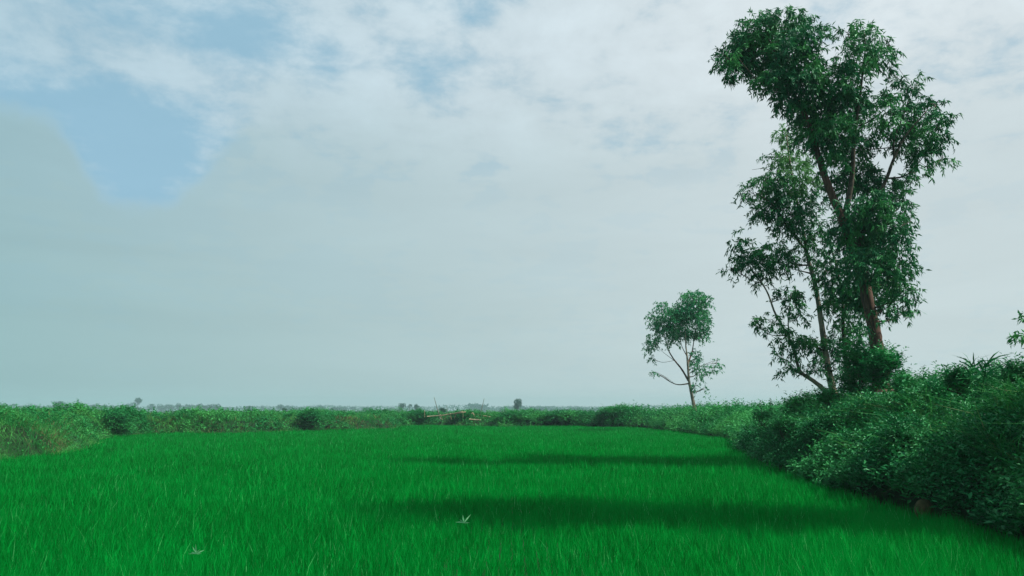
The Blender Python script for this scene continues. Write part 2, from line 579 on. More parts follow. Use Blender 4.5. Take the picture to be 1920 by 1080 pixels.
def sprigs(P, up, n_leaf, L, W, spread, stem):
    """leaves set in turn along short shoots: P (n,3), up (n,3) shoot directions"""
    n = len(P)
    t = np.tile(np.linspace(.25, 1, n_leaf), (n, 1)) * stem[:, None]
    base = P[:, None, :] + up[:, None, :] * t[:, :, None]
    ph = rng.uniform(0, 6.28, (n, 1)) + np.arange(n_leaf)[None, :] * 2.4
    out = np.stack([np.cos(ph), np.sin(ph), rng.normal(.12, .35, ph.shape)], -1)
    D = norm(out * spread + up[:, None, :] * .45)
    sz = rng.uniform(.7, 1.25, (n, n_leaf)) * np.linspace(1.1, .7, n_leaf)[None, :]
    roll = np.cross(np.cross(D, np.array([0, 0, 1.0])), D) + rng.normal(0, .35, D.shape)
    return leaves(base.reshape(-1, 3), D.reshape(-1, 3), (L[:, None] * sz).ravel(), (W[:, None] * sz).ravel(), roll=np.cross(D, np.cross(roll, D)).reshape(-1, 3))


def scatter(x0, x1, y0, y1, dens, dmin, dmax):
    n = int((x1 - x0) * (y1 - y0) * dens)
    x, y = rng.uniform(x0, x1, n), rng.uniform(y0, y1, n)
    k = in_view(x, y, 3.0)
    x, y = x[k], y[k]
    d = signed_dist(x, y)
    k = (d > dmin) & (d < dmax)
    return x[k], y[k], d[k]


ub, gb, vb, db = Bag(), Bag(), Bag(), Bag()
# the right hand bank: leafy undergrowth in overlapping mounds
for y0, y1, dens, n_leaf, L, W in ((8, 16, 250, 7, .125, .056), (16, 26, 175, 7, .135, .062), (26, 40, 115, 7, .145, .065), (40, 60, 40, 7, .20, .09), (60, 92, 22, 7, .27, .13)):
    x, y, d = scatter(6.5, .66 * y1 + 4, y0, y1, dens, -.12, 9 if y1 < 40 else 14)
    n = len(x)
    lp, gx, gy = lump(x, y, True)
    lp = lp * np.clip((d + .5) / 1.0, .25, 1)
    z = np.maximum(terrain(x, y, np.maximum(d, 0)), 0.0) + lp * rng.uniform(0, 1, n) ** .24
    up = norm(np.stack([rng.normal(-.15, .3, n) + gx * .8, rng.normal(-.05, .3, n) + gy * .8, np.full(n, .75)], 1))
    V, Fq = sprigs(np.stack([x, y, z], 1), up, n_leaf, L * rng.uniform(.5, 1.5, n), W * rng.uniform(.6, 1.4, n), 1.0, np.full(n, L * 3.2) * rng.uniform(.6, 1.6, n))
    (ub if y0 < 40 else vb).add(V, Fq)
for y0, y1, dens, L in ((8, 18, 26, .17), (18, 34, 16, .20)):
    x, y, d = scatter(6.5, .66 * y1 + 4, y0, y1, dens, -.1, 6)
    k = fbm(x * .7, y * .7, 131, 2) > .5
    x, y, d = x[k], y[k], d[k]
    n = len(x)
    z = np.maximum(terrain(x, y, np.maximum(d, 0)), 0) + lump(x, y) * rng.uniform(.8, 1.1, n) * np.clip(d + .5, .25, 1)
    up = norm(np.stack([rng.normal(-.5, .4, n), rng.normal(-.2, .4, n), np.full(n, .8)], 1))
    V, Fq = sprigs(np.stack([x, y, z], 1), up, 9, L * rng.uniform(.6, 1.3, n), L * .42 * rng.uniform(.7, 1.2, n), 1.0, L * rng.uniform(1.5, 3.5, n))
    ub.add(V, Fq)
undergrowth = ub.build('undergrowth', M_UNDER)
tag(undergrowth, 'dark tangled leafy undergrowth covering the steep right bank', 'undergrowth', kind='stuff')

# grass through it, and on every bank top
for x0, x1, y0, y1, dens, L, W in ((7, 16, 9, 20, 420, .85, .013), (7, 24, 20, 32, 150, .75, .018), (8, 34, 32, 60, 16, .55, .022), (8, 40, 60, 96, 10, .6, .034)):
    x, y, d = scatter(x0, x1, y0, y1, dens, .8, 12)
    n = len(x)
    clump = fbm(x * .5, y * .5, 44, 2)
    k = rng.random(n) < np.clip((clump - .52) * 9, .05, 1)
    x, y, d = x[k], y[k], d[k]
    n = len(x)
    z = terrain(x, y, d) + lump(x, y) * .85
    D = norm(np.stack([rng.normal(-.2, .4, n), rng.normal(0, .4, n), np.ones(n)], 1))
    bend = np.stack([rng.normal(-.2, .6, n), rng.normal(0, .5, n), -rng.uniform(.1, .7, n)], 1)
    V, Fq = blades(np.stack([x, y, z], 1), D, L * rng.uniform(.5, 1.3, n), W * rng.uniform(.7, 1.3, n), bend)
    gb.add(V, Fq)
# left and far banks
for x0, x1, y0, y1, dens, L, W in ((-36, -17, 17, 40, 130, .50, .017), (-52, -18, 40, 66, 70, .50, .026), (-60, 16, 62, 112, 34, .55, .042), (-80, 16, 112, 140, 8, .6, .08)):
    x, y, d = scatter(x0, x1, y0, y1, dens, -.15, 26)
    k = x < 8
    x, y, d = x[k], y[k], d[k]
    n = len(x)
    z = np.maximum(terrain(x, y, np.maximum(d, 0)), 0) + lump(x, y) * .6 * np.clip(d, 0, 1)
    D = norm(np.stack([rng.normal(.08, .4, n), rng.normal(-.1, .4, n), np.ones(n)], 1))
    bend = np.stack([rng.normal(.1, .55, n), rng.normal(-.1, .5, n), -rng.uniform(.1, .7, n)], 1)
    dry = (fbm(x * .33, y * .33, 71, 3) > .63) & (rng.random(n) < .42) & ((d < 1.6) | (rng.random(n) < .25))
    V, Fq = blades(np.stack([x, y, z], 1)[~dry], D[~dry], (L * rng.uniform(.5, 1.25, n))[~dry], (W * rng.uniform(.7, 1.3, n))[~dry], bend[~dry])
    gb.add(V, Fq)
    if dry.any():
        V, Fq = blades(np.stack([x, y, z], 1)[dry], D[dry], (L * rng.uniform(.5, 1.2, n))[dry], (W * rng.uniform(.7, 1.2, n))[dry], bend[dry])
        db.add(V, Fq)
grass = gb.build('bank_grass', M_GRASS)
tag(grass, 'mixed green grass growing over the earth banks', 'grass', kind='stuff')
for x0, x1, y0, y1, dens, n_leaf, L, W in ((-36, -17, 17, 40, 60, 6, .13, .07), (-52, -18, 40, 66, 36, 6, .18, .10), (-60, 16, 62, 112, 16, 7, .25, .14)):
    x, y, d = scatter(x0, x1, y0, y1, dens, .0, 24)
    k = x < 10
    x, y, d = x[k], y[k], d[k]
    n = len(x)
    k = rng.random(n) < np.clip((fbm(x * .4, y * .4, 55, 3) - .49) * 7, .08, 1)
    x, y, d = x[k], y[k], d[k]
    n = len(x)
    lp, gx, gy = lump(x, y, True)
    z = terrain(x, y, d) + lp * rng.uniform(0, 1, n) ** .3 * np.clip(d + .3, .2, 1)
    up = norm(np.stack([rng.normal(.1, .4, n) + gx * .7, rng.normal(-.2, .4, n) + gy * .7, np.full(n, .7)], 1))
    V, Fq = sprigs(np.stack([x, y, z], 1), up, n_leaf, L * rng.uniform(.7, 1.3, n), W * rng.uniform(.8, 1.2, n), 1.0, np.full(n, L * 2.2) * rng.uniform(.6, 1.4, n))
    vb.add(V, Fq)
vines = vb.build('creeper_leaves', M_VINE)
tag(vines, 'mid green creeping leaves sprawling over left and far banks', 'creepers', kind='stuff')
# dry patches the photo shows on the left and far banks
for px, py, Yd, wx, n, hh in ((300, 767, 66, 3.4, 420, .55), (450, 768, 72, 3.6, 420, .45), (90, 835, 36, 1.6, 240, .5), (125, 840, 35, .7, 160, .3), (1400, 768, 62, 4.5, 500, .5), (1230, 771, 92, 5, 350, .5),
                              (655, 797, 77, 1.6, 350, .45), (735, 796, 81, 1.4, 300, .45), (905, 776, 96, 3.5, 350, .5), (320, 806, 66, 3, 350, .4)):
    c = at(px, py, Yd)
    x, y = rng.normal(c[0], wx * .5, n), rng.normal(Yd, .9, n)
    d = signed_dist(x, y)
    k = d > 0
    x, y, d = x[k], y[k], d[k]
    n = len(x)
    z = terrain(x, y, d) + lump(x, y) * .5
    D = norm(np.stack([rng.normal(0, .35, n), rng.normal(-.1, .35, n), np.ones(n)], 1))
    bend = np.stack([rng.normal(0, .5, n), rng.normal(0, .4, n), -rng.uniform(.1, .6, n)], 1)
    V, Fq = blades(np.stack([x, y, z], 1), D, hh * rng.uniform(.5, 1.2, n), .0006 * Yd * rng.uniform(.6, 1.2, n), bend)
    db.add(V, Fq)
dry = db.build('dry_grass', M_DRY)
tag(dry, 'brown dried grass in patches along the banks', 'grass', kind='stuff')


# ------------------------------------------------------------------ trees
def twig_cloud(C, R, n_twig, leaf_l, leaf_w, per=9, droop=.7, shell=.5):
    """hanging sprays of narrow leaves inside an ellipsoid; returns leaf mesh and the spray starts"""
    u = norm(rng.normal(size=(n_twig, 3)))
    rad = rng.uniform(0, 1, n_twig) ** shell
    P = C + u * R * rad[:, None]
    out = norm(u * np.array([1, 1, .6]) + rng.normal(0, .5, (n_twig, 3)) + np.array([0, 0, -.15]))
    ln = leaf_l * rng.uniform(1.0, 2.6, n_twig)
    t = rng.uniform(.1, 1, (n_twig, per))
    base = P[:, None, :] + out[:, None, :] * (t * ln[:, None])[:, :, None] + np.array([0, 0, -.45]) * ((t ** 2) * ln[:, None])[:, :, None]
    D = rng.normal(0, .62, (n_twig, per, 3)) + out[:, None, :] * .35 + np.array([0, 0, -droop])
    n = n_twig * per
    return leaves(base.reshape(-1, 3), D.reshape(-1, 3), leaf_l * rng.uniform(.6, 1.25, n), leaf_w * rng.uniform(.7, 1.25, n)), P


def path(pts, Y, dY=None):
    return np.array([at(px, py, Y + (dY[k] if dY is not None else 0)) for k, (px, py) in enumerate(pts)])


def tree(name, label, Y, stems, clumps, dens, leaf, mats, group=None, depth=1.0, twig_r=.012, fine=1.0, cat='tree', per=9):
    """stems: [(part name, px points, base radius, tip radius, material)], first is the trunk;
       clumps: (px, py, rx, ry[, kind]) in the photograph's pixels, given their own depth in the crown"""
    root = empty(name, at(*stems[0][1][0], Y), label, cat, group)
    k = Y / FPX
    lines = []
    tb = {}
    for si, (pn, pts, r0, r1, mat) in enumerate(stems):
        off = np.zeros(len(pts))
        if si:
            off = np.linspace(0, rng.uniform(-1.0, 1.0) * depth, len(pts))
        P = catmull(path(pts, Y, off), 6)
        wob = np.cumsum(rng.normal(0, r0 * .04, P.shape), axis=0)
        P = P + wob * np.linspace(0, 1, len(P))[:, None] * .5
        r = r0 + (r1 - r0) * np.linspace(0, 1, len(P)) ** .8
        if si == 0:
            r = r * (1 + .35 * np.exp(-np.arange(len(P)) / 2.5))
        b = Bag()
        tube(b, P, r, 10, .05)
        b.build(pn, mat, root, True)
        lines.append((P, r))
    allp = np.vstack([p for p, _ in lines])
    allr = np.concatenate([r for _, r in lines])
    bags = {}
    for c in clumps:
        bb = Bag()
        px, py, rx, ry = c[:4]
        kind = c[4] if len(c) > 4 else 'crown'
        d = c[5] if len(c) > 5 else 1.0
        dy = rng.uniform(-1, 1) * depth
        C = at(px, py, Y + dy)
        R = np.array([rx * k, max(rx, ry) * k * 1.1, ry * k])
        vol = R[0] * R[1] * R[2]
        n_tw = int(max(6, dens * d * (R[0] * R[2]) * (R[1] ** .6)))
        (V, Fq), starts = twig_cloud(C, R * .84, n_tw, leaf[0], leaf[1], per=per)
        bags.setdefault(kind, Bag()).add(V, Fq)
        # a limb from the nearest lower wood to the clump, then twigs to some of its sprays
        cost = np.linalg.norm(allp - C, axis=1) + np.maximum(0, allp[:, 2] - C[2] + .25 * np.linalg.norm(allp[:, :2] - C[:2], axis=1)) * 1.6
        q = int(np.argmin(cost))
        A = allp[q]
        r0 = min(allr[q] * .55, twig_r * 3.2)
        mid = A * .5 + C * .5 + np.array([0, 0, -.10 * np.linalg.norm(C - A)]) + rng.normal(0, .06, 3) * np.linalg.norm(C - A)
        L = catmull([A, mid, C], 5)
        tube(bb, L, np.linspace(r0, twig_r * .9, len(L)), 6)
        for s in starts[:int(7 * fine)]:
            a = L[rng.integers(len(L) // 2, len(L))]
            m2 = a * .5 + s * .5 + rng.normal(0, .05, 3) + np.array([0, 0, .04])
            tube(bb, catmull([a, m2, s], 3), np.linspace(twig_r * .75, twig_r * .25, 7), 4)
        bb.build('branch', M_BARK_DARK, root, True)
    for kind, b in bags.items():
        b.build(kind, mats[kind], root)
    return root


T1 = [(1415, 60, 50, 36), (1470, 48, 52, 32), (1385, 95, 38, 38), (1430, 110, 58, 42), (1490, 98, 50, 50), (1522, 62, 22, 32), (1372, 128, 24, 24), (1362, 110, 22, 20),
      (1590, 62, 22, 26, 'crown', .7), (1622, 62, 30, 26, 'crown', .8), (1657, 68, 16, 18, 'crown', .6), (1645, 105, 34, 24, 'crown', .75), (1600, 112, 38, 36), (1565, 150, 42, 38),
      (1665, 128, 16, 20, 'crown', .6), (1450, 152, 40, 26), (1500, 150, 50, 36), (1475, 190, 26, 24), (1520, 200, 48, 40), (1590, 190, 50, 42), (1560, 245, 52, 42), (1515, 245, 30, 32),
      (1688, 165, 34, 26, 'crown', .55), (1720, 158, 14, 18, 'crown', .5), (1752, 195, 24, 24, 'crown', .75), (1757, 238, 22, 36), (1735, 285, 30, 30), (1705, 228, 38, 34), (1660, 205, 34, 32, 'crown', .8),
      (1640, 245, 28, 24, 'crown', .7), (1768, 295, 14, 10, 'crown', .7), (1718, 322, 22, 16), (1690, 265, 26, 24, 'crown', .8), (1600, 275, 36, 34), (1612, 325, 40, 32), (1660, 352, 40, 26), (1692, 380, 24, 26, 'crown', .8),
      (1636, 388, 46, 36), (1680, 430, 30, 34), (1636, 445, 44, 40), (1682, 490, 28, 36), (1690, 550, 22, 30), (1655, 530, 36, 36), (1664, 575, 26, 16, 'crown', .7), (1616, 495, 36, 42), (1596, 435, 40, 40),
      (1560, 300, 30, 26), (1580, 345, 34, 28), (1600, 545, 26, 40), (1702, 580, 12, 12, 'crown', .7), (1708, 415, 12, 18, 'crown', .7), (1705, 505, 10, 20, 'crown', .7),
      (1612, 470, 28, 28, 'crown', .8), (1628, 560, 26, 26, 'crown', .7), (1590, 395, 26, 24, 'crown', .8), (1630, 600, 18, 14, 'crown', .6)]
tree('tall_eucalyptus_tree', 'tallest tree, thick reddish leaning trunk and high ragged dark crown', 27.0,
     [('trunk', [(1654, 735), (1646, 665), (1638, 615), (1622, 540), (1603, 470), (1580, 412), (1560, 368), (1543, 320), (1527, 270), (1510, 220), (1488, 178), (1462, 130), (1445, 85)], .27, .035, M_BARK_RED),
      ('limb', [(1582, 416), (1597, 335), (1601, 262), (1611, 190), (1622, 100)], .12, .025, M_BARK_DARK),
      ('limb', [(1604, 470), (1640, 385), (1662, 335), (1676, 297), (1698, 255), (1740, 205)], .10, .02, M_BARK_DARK),
      ('limb', [(1677, 297), (1676, 265), (1690, 225), (1712, 165)], .05, .012, M_BARK_DARK),
      ('limb', [(1662, 335), (1700, 328), (1735, 290)], .04, .012, M_BARK_DARK),
      ('limb', [(1622, 540), (1650, 500), (1680, 460), (1690, 430)], .07, .02, M_BARK_DARK),
      ('limb', [(1500, 200), (1455, 165), (1420, 150), (1385, 110)], .05, .012, M_BARK_DARK),
      ('torn_wood', [(1566, 398), (1562, 378), (1553, 350), (1546, 334)], .045, .012, M_TORN)],
     T1, 255, (.205, .052), {'crown': M_EUC}, depth=1.3, per=15)

T2 = [(1478, 245, 26, 26, 'young_foliage', .8), (1482, 300, 40, 30, 'young_foliage', .9), (1452, 295, 22, 18, 'crown', .6), (1500, 335, 36, 28, 'young_foliage', .8), (1432, 338, 32, 22, 'crown', .8),
      (1468, 352, 44, 34), (1404, 358, 20, 24, 'crown', .8), (1440, 390, 40, 30), (1486, 398, 40, 34), (1522, 370, 30, 34, 'crown', .8), (1470, 430, 28, 26, 'crown', .8), (1528, 445, 34, 44, 'crown', .8),
      (1548, 505, 30, 40), (1556, 565, 26, 34, 'crown', .7), (1585, 560, 30, 44), (1588, 620, 30, 38), (1560, 650, 24, 28), (1568, 692, 18, 26, 'crown', .6), (1600, 690, 26, 32), (1588, 728, 20, 14),
      (1384, 448, 18, 22), (1400, 488, 34, 26), (1368, 500, 16, 14, 'crown', .8), (1440, 480, 36, 30), (1470, 485, 26, 24), (1488, 505, 12, 30, 'crown', .6), (1432, 520, 22, 20),
      (1482, 558, 28, 32, 'crown', .9), (1500, 590, 18, 18, 'crown', .7), (1440, 600, 24, 20, 'crown', .8), (1424, 610, 14, 16, 'crown', .8), (1466, 628, 24, 22, 'crown', .8), (1500, 642, 30, 24), (1478, 682, 24, 12, 'crown', .8),
      (1530, 650, 24, 24), (1536, 692, 16, 18, 'crown', .7), (1460, 660, 14, 14, 'crown', .6), (1515, 690, 14, 12, 'crown', .6)]
tree('slender_eucalyptus_tree', 'slender pale stemmed tree forking low down, left of the thick reddish trunk', 30.0,
     [('trunk', [(1572, 765), (1562, 735), (1553, 690), (1545, 640), (1537, 580), (1528, 530), (1515, 480), (1505, 420), (1492, 360), (1482, 300), (1477, 255)], .16, .025, M_BARK_PALE),
      ('limb', [(1566, 750), (1546, 731), (1522, 712), (1505, 701), (1497, 688), (1490, 660), (1478, 630), (1455, 590), (1438, 545), (1410, 505), (1385, 460)], .10, .018, M_BARK_PALE),
      ('limb', [(1604, 765), (1588, 690), (1581, 620), (1579, 560), (1568, 500), (1550, 440)], .11, .03, M_BARK_DARK),
      ('limb', [(1507, 703), (1490, 696), (1474, 688)], .045, .02, M_BARK_PALE),
      ('limb', [(1512, 470), (1480, 430), (1450, 385), (1415, 360)], .05, .012, M_BARK_DARK),
      ('limb', [(1465, 350), (1440, 318), (1410, 318)], .02, .005, M_BARK_DARK),
      ('limb', [(1479, 630), (1478, 590), (1484, 550)], .03, .01, M_BARK_DARK)],
     T2, 190, (.195, .048), {'crown': M_EUC, 'young_foliage': M_EUC_LIGHT}, depth=.9, per=15)

T3 = [(1300, 556, 28, 13), (1322, 566, 13, 16), (1290, 585, 36, 24), (1318, 598, 16, 24), (1240, 573, 18, 10, 'crown', .7), (1228, 598, 16, 22, 'crown', .6), (1250, 612, 26, 22, 'crown', .8), (1278, 622, 34, 16), (1225, 638, 16, 18, 'crown', .7),
      (1215, 655, 9, 12, 'crown', .6), (1222, 672, 8, 10, 'crown', .5), (1314, 626, 14, 18), (1262, 590, 22, 22), (1304, 672, 10, 24, 'crown', .7), (1310, 698, 11, 16, 'crown', .7), (1334, 690, 12, 14, 'crown', .6), (1345, 680, 8, 10, 'crown', .6),
      (1303, 722, 7, 12, 'crown', .6), (1320, 728, 6, 7, 'crown', .5), (1262, 640, 14, 10, 'crown', .5), (1229, 698, 3, 3, 'crown', .4)]
tree('young_eucalyptus_tree', 'small slim tree standing apart on the far right bank against the sky', 72.0,
     [('trunk', [(1304, 775), (1302, 765), (1297, 740), (1292, 715), (1290, 690), (1288, 668), (1285, 640), (1283, 600)], .20, .035, M_BARK_PALE),
      ('limb', [(1291, 714), (1278, 692), (1265, 676), (1254, 658), (1249, 640), (1240, 610)], .10, .025, M_BARK_RED),
      ('limb', [(1289, 684), (1297, 662), (1300, 645), (1306, 605)], .09, .025, M_BARK_RED),
      ('limb', [(1264, 676), (1248, 664), (1238, 656)], .028, .012, M_BARK_RED),
      ('limb', [(1288, 668), (1278, 648), (1272, 625)], .05, .015, M_BARK_RED),
      ('limb', [(1292, 700), (1318, 685), (1340, 676)], .03, .012, M_BARK_RED)],
     T3, 125, (.25, .080), {'crown': M_EUC_FAR}, depth=1.6, twig_r=.022, per=9)

# the tree just beyond the right edge, whose shadow crosses the near rice
T4 = [(0, 0)]
def free_tree(name, label, base, trunk, clumps, dens, leaf):
    root = empty(name, base, label, 'tree')
    P = catmull(trunk, 6)
    b = Bag(); tube(b, P, np.linspace(.26, .04, len(P)), 10, .04); b.build('trunk', M_BARK_RED, root, True)
    lb = Bag()
    for (c, r) in clumps:
        bb = Bag()
        (V, Fq), st = twig_cloud(np.array(c, float), np.array(r, float), int(dens * r[0] * r[1] * r[2] / .35), leaf[0], leaf[1])
        lb.add(V, Fq)
        q = P[np.argmin(np.linalg.norm(P - np.array(c), axis=1) + np.maximum(0, P[:, 2] - c[2]) * 2)]
        L = catmull([q, (q + np.array(c)) / 2 + np.array([0, 0, -.1]), np.array(c, float)], 5)
        tube(bb, L, np.linspace(.05, .015, len(L)), 6)
        bb.build('branch', M_BARK_DARK, root, True)
    lb.build('crown', M_EUC, root)
cl = []
for k in range(44):
    h = 4.5 + 13.9 * (k + .5) / 44
    a = k * 2.4
    rr = rng.uniform(.3, 1.5)
    cl.append(((13.2 + rr * math.cos(a), 12.6 + rr * math.sin(a), h), (rng.uniform(.8, 1.1),) * 2 + (rng.uniform(.6, .85),)))
free_tree('edge_eucalyptus_tree', 'leafy tree on the near right bank whose shadow crosses the rice', (13.2, 12.6, 1.9),
          [(13.2, 12.6, 1.7), (13.3, 12.6, 5), (13.1, 12.7, 9), (13.2, 12.6, 18.5)], cl, 85, (.22, .05))


# ------------------------------------------------------------------ bushes and shrubs that can be told apart
def bush(name, label, px, py, rx, ry, Y, mat, leaf=(.14, .06), n=260, cat='bush', group=None, stems=5, lift=0.0, depth=None, upw=.55):
    C = at(px, py, Y)
    k = Y / FPX
    R = np.array([rx * k, (depth if depth else rx * k * .9), ry * k])
    foot = np.array([C[0], Y, C[2] - R[2] * .9])
    root = empty(name, foot, label, cat, group)
    lb, sb = Bag(), Bag()
    # several uneven lobes, and loose shoots standing out of them
    for q in range(11):
        u = norm(rng.normal(size=3)) * np.array([1, 1, .85])
        big_ = q < 6
        c = C + u * R * (rng.uniform(.15, .55) if big_ else rng.uniform(.55, .95))
        m = max(4, int(n * (.125 if big_ else .05)))
        dirs = norm(rng.normal(size=(m, 3)) + np.array([0, 0, .25]))
        P = c + dirs * R * rng.uniform(.32, .55) * (1.0 if big_ else .55) * (rng.uniform(.1, 1, m) ** .6)[:, None]
        up = norm(dirs + np.array([0, 0, upw]) + rng.normal(0, .4, (m, 3)))
        V, Fq = sprigs(P, up, 6, leaf[0] * rng.uniform(.5, 1.35, m), leaf[1] * rng.uniform(.6, 1.3, m), 1.0, leaf[0] * rng.uniform(1.4, 3.2, m))
        lb.add(V, Fq)
        b = catmull([foot + rng.normal(0, .04, 3), foot * .5 + c * .5 + rng.normal(0, .08, 3), c], 4)
        if q < stems:
            tube(sb, b, np.linspace(.022, .008, len(b)) * max(1, Y / 30), 5)
    m = 14
    u = norm(rng.normal(size=(m, 3)) + np.array([0, 0, .6 if upw > 0 else -.2]))
    V, Fq = sprigs(C + u * R * .6, norm(u + np.array([0, 0, upw])), 9, leaf[0] * rng.uniform(.6, 1.1, m), leaf[1] * rng.uniform(.6, 1.1, m), 1.0, min(np.max(R), R[2] * 1.3) * rng.uniform(.4, .8, m))
    lb.add(V, Fq)
    lb.build('foliage', mat, root)
    sb.build('stems', M_BARK_DARK, root, True)
    return root


bush('tree_foot_bush', 'bright round bush at the foot of the thick reddish trunk', 1655, 688, 42, 44, 25.6, M_BUSH, (.17, .07), 520)
bush('climber_bush', 'dark leafy growth climbing the left side of the thick reddish trunk', 1612, 672, 34, 44, 26.6, M_BUSH, (.16, .065), 420, upw=.1)
bush('trunk_gap_bush', 'loose bush filling the gap between the forked pale tree and thick trunk', 1606, 722, 34, 34, 27.5, M_EUC, (.17, .055), 420, upw=-.2)
bush('twiggy_shrub', 'dark twiggy shrub poking above the bank, left of the forked pale tree', 1430, 785, 26, 15, 31.5, M_UNDER, (.11, .05), 150, upw=1.3)
bush('ridge_shrub', 'dark broad leaved shrub on the ridge right of the thick trunk', 1752, 742, 36, 20, 20.5, M_BUSH, (.11, .05), 420)
bush('edge_shrub', 'dark shrub at the very right edge beside the tall reeds', 1915, 712, 30, 24, 16.5, M_EUC, (.13, .04), 330)
bush('weeping_bush', 'dark drooping bush at the corner of the rice on the left bank', 215, 792, 34, 20, 57, M_FARBUSH, (.28, .10), 520, upw=-.3)
bush('dark_bush', 'dark upright bush on the far bank, left of the bamboo', 586, 786, 26, 16, 72, M_FARBUSH, (.26, .12), 420)
for px, py, rx, ry, Y, lab in ((778, 784, 30, 9, 96, 'low dark bush directly left of the fallen bamboo rail'),
                               (868, 785, 24, 10, 95, 'round bush growing in front of the fallen bamboo rail'),
                               (962, 786, 44, 9, 90, 'dark bush mound right of the collapsed bamboo frame'),
                               (1050, 784, 66, 10, 92, 'wide dark bush mound midway along the far field edge'),
                               (1150, 781, 66, 13, 89, 'tallest bush mound on the far bank, left of the small slim tree'),
                               (1340, 794, 46, 14, 66, 'bush on the right bank just right of the small slim tree')):
    bush('bank_bush', lab, px, py, rx, ry, Y, M_FARBUSH, (.27, .14), int(5.5 * rx * ry * .6), group='bushes along the far bank')
for px, py, rx, ry, Yr, lf, lab in ((1560, 752, 24, 14, 27, .12, 'low shrub on the ridge just below the fork of the pale tree'), (1700, 728, 20, 14, 22, .13, 'small shrub on the ridge right of the bright round bush'),
                                    (1800, 722, 24, 16, 18.5, .13, 'leafy shrub on the ridge directly left of the reeds'), (1500, 764, 26, 12, 30, .12, 'low shrub on the bank top, left of the forked pale tree')):
    bush('ridge_bush', lab, px, py, rx, ry, Yr, M_UNDER, (lf, .055), 300, upw=.9, group='small shrubs along the ridge')
for px, py, rx, ry, lab in ((1470, 800, 38, 22, 'grey green shrub low on the right bank below the forked tree'), (1540, 800, 40, 26, 'pale leafy shrub on the bank under the two tall trees'),
                            (1690, 830, 42, 36, 'dense small leaved shrub midway up the right bank')):
    Yb = 26 if px < 1500 else (23.5 if px < 1600 else 17.0)
    bush('bank_shrub', lab, px, py, rx, ry, Yb, M_UNDER, (.10, .04), 360, group='shrubs on the right bank', depth=.5)

# tall stem of leaves rising at the right edge
def stalk(name, label, pts, Y, leaf, n, mat, r=.012, cat='plant', droop=-.5, group=None):
    P = catmull(path(pts, Y), 8)
    root = empty(name, P[0], label, cat, group)
    b = Bag(); tube(b, P, np.linspace(r, r * .35, len(P)), 6); b.build('stem', M_BARK_DARK if mat is M_EUC else M_GRASS, root, True)
    i = rng.integers(len(P) // 3, len(P), n)
    D = rng.normal(0, .8, (n, 3)) + np.array([0, 0, droop])
    V, Fq = leaves(P[i] + rng.normal(0, .05, (n, 3)), D, leaf[0] * rng.uniform(.6, 1.2, n), leaf[1] * rng.uniform(.7, 1.2, n))
    lb = Bag(); lb.add(V, Fq); lb.build('leaves', mat, root)
stalk('leafy_sapling', 'drooping leafy sapling reaching in at the right edge above the reeds', [(1935, 720), (1932, 670), (1922, 635), (1908, 630), (1903, 640)], 16.0, (.16, .045), 70, M_EUC)
stalk('leafy_sapling', 'topmost leaves of a thin sapling cut off by the right edge', [(1950, 720), (1940, 640), (1926, 600), (1914, 592)], 16.2, (.16, .045), 60, M_EUC)
for px, py, tx, ty, Y in ((1700, 735, 1722, 698, 21.5), (1745, 730, 1751, 706, 20.5), (1685, 735, 1700, 705, 23)):
    lab = {1700: 'thin leafy weed stalk arching up beside the round bush', 1745: 'single short weed stalk on the ridge between bush and reeds', 1685: 'thin weed stalk touching the right side of the round bush'}[px]
    stalk('weed_stalk', lab, [(px, py), (px * .6 + tx * .4, (py + ty) / 2), (tx, ty)], Y, (.11, .03), 16, M_UNDER, .006, droop=.5, group='weed stalks on the ridge')

for px, py, tx, ty, lab in ((1428, 790, 1424, 751, 'dark leafy stalk standing out of the twiggy shrub, the left of two'), (1438, 790, 1445, 747, 'dark leafy stalk standing out of the twiggy shrub, the right of two')):
    stalk('shrub_stalk', lab, [(px, py), (px * .5 + tx * .5 + 2, (py + ty) / 2), (tx, ty)], 31.4, (.15, .055), 34, M_EUC, .010, droop=.3, group='stalks of the twiggy shrub')

# tall reed tuft on the ridge at the right
def reeds():
    foot = at(1850, 725, 17.5)
    root = empty('reed_clump', foot, 'tall clump of broad bladed reeds against the sky on right ridge', 'reeds')
    lb = Bag()
    for bx, by, tx, ty in ((1822, 735, 1820, 690), (1832, 735, 1838, 705), (1842, 735, 1848, 700), (1850, 735, 1852, 692), (1860, 735, 1862, 700), (1838, 735, 1826, 700), (1870, 735, 1866, 705), (1880, 735, 1884, 708), (1846, 735, 1842, 700), (1890, 735, 1893, 712)):
        Yq = 17.5 + rng.uniform(-.5, .5)
        ty -= 13
        P = catmull(path([(bx, by), ((bx + tx) / 2 + rng.uniform(-2, 2), (by + ty) / 2), (tx, ty)], Yq), 5)
        sb = Bag(); tube(sb, P, np.linspace(.008, .004, len(P)), 5); sb.build('stem', M_GRASS, root, True)
        m = 14
        idx = rng.integers(3, len(P), m)
        D = np.stack([rng.normal(0, .65, m), rng.normal(0, .4, m), rng.uniform(.3, 1.1, m)], 1)
        bend = np.stack([rng.normal(0, .5, m), rng.normal(0, .3, m), -rng.uniform(.1, .8, m)], 1)
        V, Fq = blades(P[idx], D, rng.uniform(.3, .6, m), rng.uniform(.026, .042, m), bend)
        lb.add(V, Fq)
    lb.build('leaves', M_UNDER, root)
reeds()

